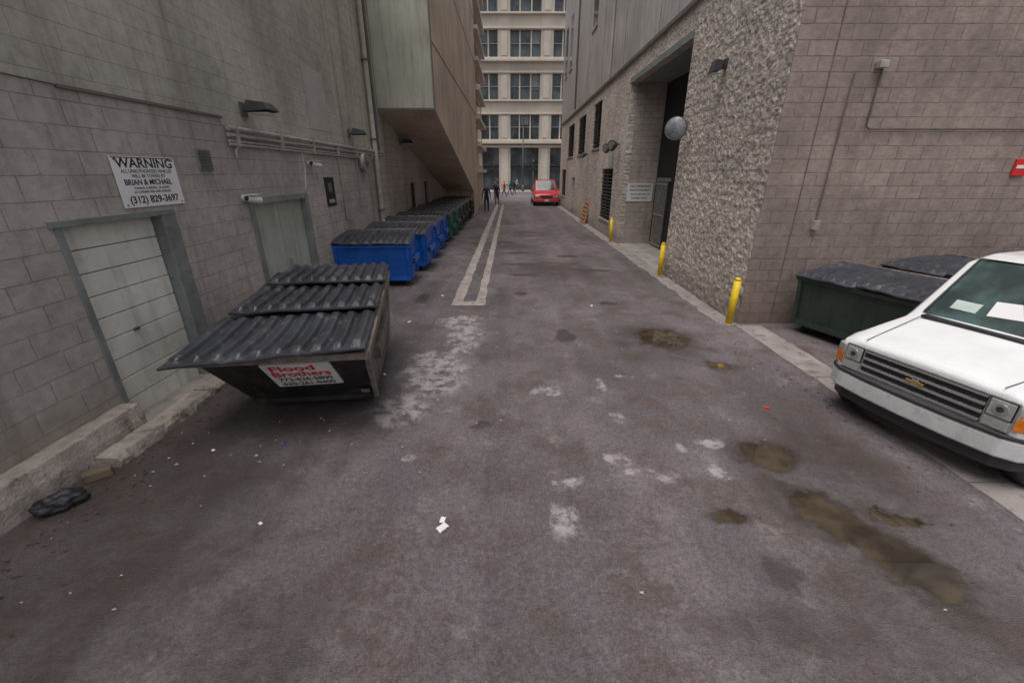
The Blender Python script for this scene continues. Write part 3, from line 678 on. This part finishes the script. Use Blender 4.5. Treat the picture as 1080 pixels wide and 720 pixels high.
bx("badge_a",VN,.05,.063,-.09,.09,.811,.849,simple("badge_gold",(.6,.42,.1),.3,.1,4,0,metal=.7),.006); bx("badge_b",VN,.05,.062,-.035,.035,.795,.865,M_chrome,.006)
for s in(-1,1):
    y0,y1=sorted((s*.61,s*.83)); bx("headlight_bezel",VN,-.04,.018,y0-.01,y1+.01,.66,1.0,M_chrome,.012)
    bx("headlight_shadow",VN,.018,.022,y0+.004,y1-.004,.79,.985,M_black)
    bx("headlight",VN,.022,.038,y0+.015,y1-.015,.80,.975,M_lens,.015)
    cyl("headlight_bowl",VN,(.036,s*.72,.89),(.044,s*.72,.89),.06,M_chrome,20)
    cyl("headlight_bulb",VN,(.044,s*.72,.89),(.052,s*.72,.89),.03,M_grey,16)
    bx("turn_lens",VN,.018,.032,y0+.01,y1-.01,.675,.775,M_lens,.012)
    hexa("marker",VN,[(-.14,s*.992,.72),(-.04,s*.972,.72),(.026,s*.852,.72),(-.05,s*.852,.72)],[(-.14,s*.992,.86),(-.04,s*.972,.86),(.022,s*.852,.86),(-.05,s*.852,.86)],M_amber,.006)
    hexa("marker_clear",VN,[(-.14,s*.992,.875),(-.04,s*.972,.875),(.022,s*.852,.875),(-.05,s*.852,.875)],[(-.14,s*.992,.96),(-.04,s*.972,.96),(.016,s*.852,.96),(-.05,s*.852,.96)],M_lens,.006)
    for x in(-.70,-4.35):
        cyl("arch",VN,(x,s*.80,.40),(x,s*1.003,.40),.46,M_black,36); wheel(VN,x,s*.93,.365,.23)
    bar("side_moulding",VN,(-1.25,s*1.005,.62),(-3.8,s*1.005,.62),.02,.07,M_grey)
    bar("wiper",VN,(-1.16,s*.08+.25,1.38),(-1.42,s*.30+.25,1.67),.014,.014,M_black)
bar("mirror_arm",VN,(-1.75,1.0,1.22),(-1.62,1.17,1.26),.04,.04,M_black)
bx("mirror",VN,-1.66,-1.54,1.13,1.36,1.18,1.46,M_black,.03)
bar("hood_seam_a",VN,(-.02,.66,1.088),(-1.0,.74,1.288),.010,.006,M_grey); bar("hood_seam_b",VN,(-.02,-.66,1.088),(-1.0,-.74,1.288),.010,.006,M_grey)
bx("cowl",VN,-1.13,-1.0,-.74,.74,1.285,1.32,M_black,.01)
Rw=Matrix.Rotation(math.atan2(.69,.68),3,'Y')
box("dash_paper",VN,(-1.30,-.02,1.54),(.22,.42,.004),M_white,Rw@Matrix.Rotation(.12,3,'Z'))
box("dash_paper_b",VN,(-1.25,-.45,1.49),(.14,.26,.004),simple("sticker_pale",(.5,.6,.55),.5,.2,4,0),Rw)

RV=grp("red_van",(3.0,36.5,0),math.radians(270),1.08,world=False)
st2=[(0.0,.40,.72,.80,.88,.70),(-.08,.32,.78,.88,.96,.76),(-.45,.28,.86,.97,1.0,.82),(-.95,.28,.95,1.08,1.0,.84),(-1.02,.28,.98,1.12,1.0,.83),(-1.75,.28,1.02,1.82,1.0,.78),(-1.95,.28,1.02,1.86,1.0,.78),(-2.1,.28,1.02,1.87,1.0,.78),(-4.2,.28,1.02,1.87,1.0,.78),(-4.8,.34,1.02,1.75,.97,.74)]
loft("body",RV,st2,[M_carred,M_carglass],lambda i,s:1 if (i==4 and s in(6,7)) or (i in(6,7) and s==4) else 0)
bx("grille",RV,-.02,.02,-.42,.42,.58,.74,M_grey,.01)
arcbar("bumper",RV,[(-.3,-1.0),(.0,-.93),(.06,-.6),(.08,0),(.06,.6),(.0,.93),(-.3,1.0)],.2,.06,M_carred,.30,.03)
bx("plate",RV,.085,.095,-.16,.16,.36,.48,M_white)
for s in(-1,1):
    y0,y1=sorted((s*.50,s*.86)); bx("headlight",RV,-.03,.03,y0,y1,.60,.75,M_lens,.02)
    for x in(-.85,-3.9): wheel(RV,x,s*.90,.33,.2)
    bx("mirror",RV,-1.5,-1.4,min(s*1.02,s*1.2),max(s*1.02,s*1.2),1.02,1.16,M_carred,.02)

# ---------------------------------------------------------------- far street + facade
ST=grp("road",(0,50,0))
bx("street",ST,-90,90,43,61,.0,.006,M_groundfar)
for x in range(-60,60,6): bx("lane_mark",ST,x,x+3,51.9,52.05,.0065,.010,M_white)
SW=grp("sidewalk",(0,64,0))
bx("far_walk",SW,-90,90,61,67.9,0,.14,M_concrete,.02)
for a,b in((-90,-2.45),(4.3,90)): bx("near_walk",SW,a,b,40.3,43,0,.14,M_concrete,.02)
FA=grp("stone_office_building",(0,72,0))
D=68.0; pitch=5.9; x_off=-3.80
bx("glass_plane",FA,-33,33,D+.55,D+1,0,33,M_farglass)
bx("mass",FA,-34,34,D+1.1,D+18,0,33,M_facade)
sills=[0,7.1,12.2,17.3,22.4,27.5]
for i in range(-5,6):
    xc=x_off+i*pitch+pitch/2
    bx("pier_%d"%i,FA,xc-.85,xc+.85,D,D+.54,0.01,33,M_facade)
    bx("pilaster_%d"%i,FA,xc-.5,xc+.5,D-.12,D-.002,.9,5.9,M_facade2,.03)
    for k in range(1,6):
        bx("pier_cap",FA,xc-.45,xc+.45,D-.09,D-.002,sills[k]+.2,sills[k]+3.0,M_facade2,.03)
    xw=x_off+i*pitch
    for k in range(1,6):
        s_=sills[k]
        for dx in(-.78,.78): bx("mullion",FA,xw+dx-.09,xw+dx+.09,D+.28,D+.5,s_+.02,s_+3.18,M_facade2)
        for dx in(-2.08,2.0): bx("jamb",FA,xw+dx,xw+dx+.08,D+.3,D+.52,s_+.02,s_+3.18,M_frame)
        bx("transom",FA,xw-2.0,xw+2.0,D+.34,D+.50,s_+1.6,s_+1.72,M_frame)
        for dx in(-1.4,0,1.4):
            if random.random()<.3: bx("blind",FA,xw+dx-.55,xw+dx+.55,D+.505,D+.54,s_+random.uniform(1.2,2.6),s_+3.1,M_frame)
    for dx in(-.9,.9): bx("shop_mullion",FA,xw+dx-.06,xw+dx+.06,D+.3,D+.5,.5,5.9,M_grey)
    bx("shop_transom",FA,xw-2.0,xw+2.0,D+.3,D+.52,3.5,3.75,M_grey); bx("shop_base",FA,xw-2.0,xw+2.0,D+.28,D+.53,.14,.7,M_grey)
    bx("shop_awning",FA,xw-2.0,xw+2.0,D-.02,D+.28,2.9,3.3,M_dark)
for k in range(1,6):
    top=sills[k]; bot=(6.0 if k==1 else sills[k-1]+3.2)
    bx("spandrel_%d"%k,FA,-33,33,D+.06,D+.5+.03,bot,top,M_facade)
    bx("sill_%d"%k,FA,-33,33,D-.28,D+.05,top-.22,top,M_facade2,.03)
    bx("string_%d"%k,FA,-33,33,D-.16,D+.05,bot+.05,bot+.30,M_facade2,.03)
bx("belt_cornice",FA,-33,33,D-.7,D-.285,6.5,6.95,M_facade2,.05); bx("belt_cornice_b",FA,-33,33,D-.6,D-.29,16.75,17.05,M_facade2,.05)
SL=grp("street_lamp",(1.7,61.6,0))
cyl("post",SL,(1.7,61.6,.14),(1.7,61.6,8.5),.11,M_pipedark,16,.07); cyl("base",SL,(1.7,61.6,.14),(1.7,61.6,1.0),.2,M_pipedark,16,.13)
tube("arm",SL,[(1.7,61.6,8.3),(1.7,60.6,8.8),(1.7,59.4,8.8)],.05,M_pipedark); bx("head",SL,1.55,1.85,58.8,59.5,8.7,8.85,M_pipedark,.03)
TS=grp("traffic_signal",(3.1,61.5,0)); cyl("post",TS,(3.1,61.5,.14),(3.1,61.5,4.2),.08,M_pipedark,14)
bx("head",TS,2.92,3.28,61.2,61.42,2.9,4.0,M_black,.03)
for i in range(3): cyl("lens_%d"%i,TS,(3.1,61.2,3.82-i*.34),(3.1,61.17,3.82-i*.34),.11,M_grey,16)

# ---------------------------------------------------------------- people
skin=simple("skin",(.45,.27,.19),.6,.1,8,0); hair=simple("hair",(.03,.02,.015),.7,.2,20,0); shoe=simple("shoes",(.02,.02,.02),.6,.1,5,0); lips=simple("lips",(.3,.1,.09),.5,.1,4,0)
def person(x,y,heading,top,trouser,h=1.74,stride=.2,z=0,seed=0):
    vs=[];es=[];rad=[];roots=[]
    def add(p,r,parent=None):
        vs.append(p); rad.append(r if isinstance(r,tuple) else (r,r)); i=len(vs)-1
        if parent is not None: es.append((parent,i))
        return i
    pel=add((0,0,.93),(.15,.11)); roots.append(pel)
    wa=add((0,0,1.08),(.14,.10),pel); ch=add((0,0,1.28),(.165,.115),wa); sh=add((0,0,1.42),(.12,.085),ch); nk=add((0,.01,1.50),.052,sh)
    jaw=add((0,.03,1.565),(.062,.07),nk); hd=add((0,.02,1.64),(.078,.094),jaw); tp=add((0,.01,1.715),(.055,.066),hd)
    for s in(-1,1):
        f=s*stride
        hp=add((s*.095,0,.86),.088,pel); kn=add((s*.10,f*.45+.03,.49),.058,hp); an=add((s*.10,f*.9-.02,.09),.04,kn); to=add((s*.11,f*.9+.14,.045),(.035,.03),an)
        so=add((s*.185,0,1.40),.06,sh); el=add((s*.235,-f*.35-.02,1.12),.043,so); wr=add((s*.25,-f*.6+.08,.88),.028,el); pm=add((s*.25,-f*.65+.10,.80),(.018,.038),wr)
        pc=V((s*.25,-f*.65+.10,.80))
        for q in range(4):
            a=add(tuple(pc+V((0,-.028+.019*q,-.02))),.009); roots.append(a)
            b=add(tuple(pc+V((-s*.004,-.028+.019*q,-.065))),.0085,a); add(tuple(pc+V((-s*.02,-.028+.019*q,-.095+.006*abs(q-1.5)))),.007,b)
        a=add(tuple(pc+V((0,.025,.02))),.010); roots.append(a); b=add(tuple(pc+V((-s*.01,.055,-.015))),.009,a); add(tuple(pc+V((-s*.015,.06,-.045))),.008,b)
    me=bpy.data.meshes.new("p"); me.from_pydata(vs,es,[]); o=bpy.data.objects.new("p",me); C.objects.link(o)
    m=o.modifiers.new("s",'SKIN'); m.use_smooth_shade=True
    for i,r_ in enumerate(rad): me.skin_vertices[0].data[i].radius=r_; me.skin_vertices[0].data[i].use_root=(i in roots)
    ss=o.modifiers.new("ss",'SUBSURF'); ss.levels=1; ss.render_levels=1
    dg=bpy.context.evaluated_depsgraph_get(); nm=bpy.data.meshes.new_from_object(o.evaluated_get(dg))
    bpy.data.objects.remove(o)
    nm.materials.clear()
    mt=simple("top_%d"%seed,top,.8,.15,6,0); ml=simple("trousers_%d"%seed,trouser,.8,.15,6,0)
    for q in(mt,ml,skin,hair,shoe): nm.materials.append(q)
    for p in nm.polygons:
        c=p.center
        if c.z<.10: k=4
        elif c.z>1.50: k=3 if (c.z>1.67 or (c.y<-.005 and c.z>1.56)) else 2
        elif abs(c.x)>.19 and c.z<.9: k=2
        elif c.z<.93 and abs(c.x)<.2: k=1
        else: k=0
        p.material_index=k; p.use_smooth=True
    g=grp("person",(x,y,z),heading,h/1.78,world=False)
    b=bpy.data.objects.new("body",nm); C.objects.link(b); par(b,g)
    mesh("nose",g,[(-.012,.105,1.60),(.012,.105,1.60),(0,.135,1.605),(0,.108,1.645)],[(0,1,2),(0,2,3),(1,3,2)],skin)
    for s in(-1,1):
        cyl("eye",g,(s*.03,.098,1.645),(s*.03,.108,1.645),.009,M_ink,8); bx("ear",g,s*.078-.008,s*.078+.008,-.0,.03,1.59,1.65,skin,.006)
    bx("mouth",g,-.02,.02,.098,.104,1.572,1.579,lips)
    return g
R=math.radians
person(-1.66,30.5,R(180),(.015,.015,.02),(.02,.02,.03),1.9,.12,seed=1)
person(-1.15,38,R(170),(.025,.02,.05),(.04,.04,.06),1.78,.25,seed=2)
person(-1.5,45,R(160),(.03,.03,.035),(.03,.03,.04),1.8,.2,seed=7)
person(-.7,50,R(90),(.65,.03,.03),(.05,.06,.12),1.8,.3,seed=3)
person(-.1,54,R(-90),(.05,.25,.22),(.05,.05,.06),1.75,.3,seed=4)
person(.5,55,R(70),(.02,.02,.03),(.05,.05,.06),1.8,.25,seed=8)
person(.9,62.5,R(-100),(.55,.5,.45),(.06,.08,.15),1.75,.28,z=.14,seed=5)
person(-1.8,63.5,R(80),(.04,.05,.09),(.03,.03,.03),1.75,.28,z=.14,seed=6)

# ---------------------------------------------------------------- litter
def crumple(name,loc,s,mat,seed=0,n=2,amp=.45):
    bm=bmesh.new(); bmesh.ops.create_icosphere(bm,subdivisions=n,radius=1)
    for v in bm.verts:
        k=1+amp*mnoise.noise(v.co*2.2+V((seed,0,0)))+.12*mnoise.noise(v.co*7+V((seed,3,0))); v.co=V((v.co.x*s[0]*k,v.co.y*s[1]*k,max(-.6,v.co.z)*s[2]*k))
    zm=min(v.co.z for v in bm.verts)
    for v in bm.verts: v.co.z-=zm
    me=bpy.data.meshes.new(name); bm.to_mesh(me); bm.free(); me.materials.append(mat)
    for p in me.polygons: p.use_smooth=True
    o=bpy.data.objects.new(name,me); C.objects.link(o); o.location=loc; o.rotation_euler=(0,0,seed); return o
crumple("black_bag",(-3.76,2.74,0),(.16,.10,.08),M_black,seed=.7,n=4,amp=.35)
wb=grp("wood_block",(-3.78,3.10,.05),.7,world=False); bx("block",wb,-.10,.10,-.045,.045,-.05,.04,simple("old_wood",(.20,.15,.10),.85,.3,8,.004),.01)
def paper(name,x,y,s,mat,seed):
    rnd=random.Random(seed); n=5; vs=[];fs=[]
    a=rnd.uniform(0,6); ca,sa=math.cos(a),math.sin(a)
    for j in range(n):
        for i in range(n):
            u=(i/(n-1)-.5)*s*1.5; v=(j/(n-1)-.5)*s
            vs.append((x+u*ca-v*sa,y+u*sa+v*ca,.008+abs(mnoise.noise(V((i*.8+seed,j*.8,0))))*s*.35))
    for j in range(n-1):
        for i in range(n-1): k=j*n+i; fs.append((k,k+1,k+n+1,k+n))
    return mesh(name,None,vs,fs,mat,solid=.001)
paper("paper_scrap",-.54,2.50,.06,M_white,1); paper("paper_scrap",-.55,2.58,.04,M_white,4)
for i,(x,y) in enumerate(((-1.75,5.2),(-1.9,7.4),(-2.0,2.55),(-3.0,3.5),(1.7,8.4),(-1.55,9.2))): paper("paper_scrap",x,y,.014+.004*y,M_white,20+i)
LT=simple("litter_mix",(.5,.48,.46),.7,.5,90,0)
vs=[];fs=[]
rl=random.Random(5)
for i in range(300):
    if rl.random()<.55: x=-3.6+abs(rl.gauss(0,.7)); y=rl.uniform(1.8,30)
    elif rl.random()<.5: x=rl.gauss(-1.2,.8); y=rl.uniform(3,12)
    else: x=rl.uniform(-3.5,4.0); y=rl.uniform(1,20)
    s=rl.uniform(.005,.018)*(1.0+.04*y); a=rl.uniform(0,6); k=len(vs)
    for da,zz in((0,.006),(1.7,.016),(3.1,.007),(4.6,.012)): vs.append((x+s*math.cos(a+da),y+s*math.sin(a+da)*.7,zz))
    fs.append((k,k+1,k+2,k+3))
mesh("litter",None,vs,fs,LT)
vs=[];fs=[]
for i in range(420):
    x=-3.68+abs(rl.gauss(0,.25)); y=rl.uniform(1.5,9)
    if rl.random()<.35: x=3.9-abs(rl.gauss(0,.3)); y=rl.uniform(2,18)
    s=rl.uniform(.008,.026); a=rl.uniform(0,6); k=len(vs)
    for da,zz in((0,.006),(1.7,.02),(3.1,.007),(4.6,.015)): vs.append((x+s*math.cos(a+da),y+s*math.sin(a+da)*.6,zz))
    fs.append((k,k+1,k+2,k+3))
mesh("dead_leaves",None,vs,fs,simple("leaf_brown",(.13,.09,.05),.8,.5,60,0))
paper("cloth_scrap",3.05,4.3,.04,M_red,9)
crumple("bottle_cap",(-2.35,3.6,0),(.018,.018,.014),simple("cap_blue",(.05,.1,.5),.4,.1,4,0),seed=1)

# ---------------------------------------------------------------- light + world
w=bpy.data.worlds.new("World"); S.world=w; w.use_nodes=True; nt=w.node_tree
EL,AZ=R(74),R(215)
sky=nt.nodes.new('ShaderNodeTexSky'); sky.sky_type='NISHITA'; sky.sun_disc=False
sky.sun_elevation=EL; sky.sun_rotation=AZ; sky.air_density=1; sky.dust_density=4
hs=nt.nodes.new('ShaderNodeHueSaturation'); hs.inputs['Saturation'].default_value=.30
nt.links.new(sky.outputs[0],hs.inputs['Color'])
bg=nt.nodes['Background']; nt.links.new(hs.outputs[0],bg.inputs['Color']); bg.inputs['Strength'].default_value=.15
sl=bpy.data.lights.new("sun",'SUN'); sl.energy=1.5; sl.angle=R(45); sl.color=(1,.945,.90)
so=bpy.data.objects.new("sun",sl); C.objects.link(so)
d=V((math.sin(AZ)*math.cos(EL),math.cos(AZ)*math.cos(EL),math.sin(EL)))
so.rotation_euler=d.to_track_quat('Z','Y').to_euler(); so.location=(0,-5,30)
S.view_settings.view_transform='Standard'; S.view_settings.look='None'; S.view_settings.exposure=0
cam=bpy.data.cameras.new("camera"); co=bpy.data.objects.new("camera",cam); C.objects.link(co)
cam.sensor_width=36; cam.lens=36*440/1080; cam.clip_start=.05; cam.clip_end=1000
co.location=(0,0,2.6); co.rotation_euler=(R(90-22.03),0,R(-.2))
S.camera=co
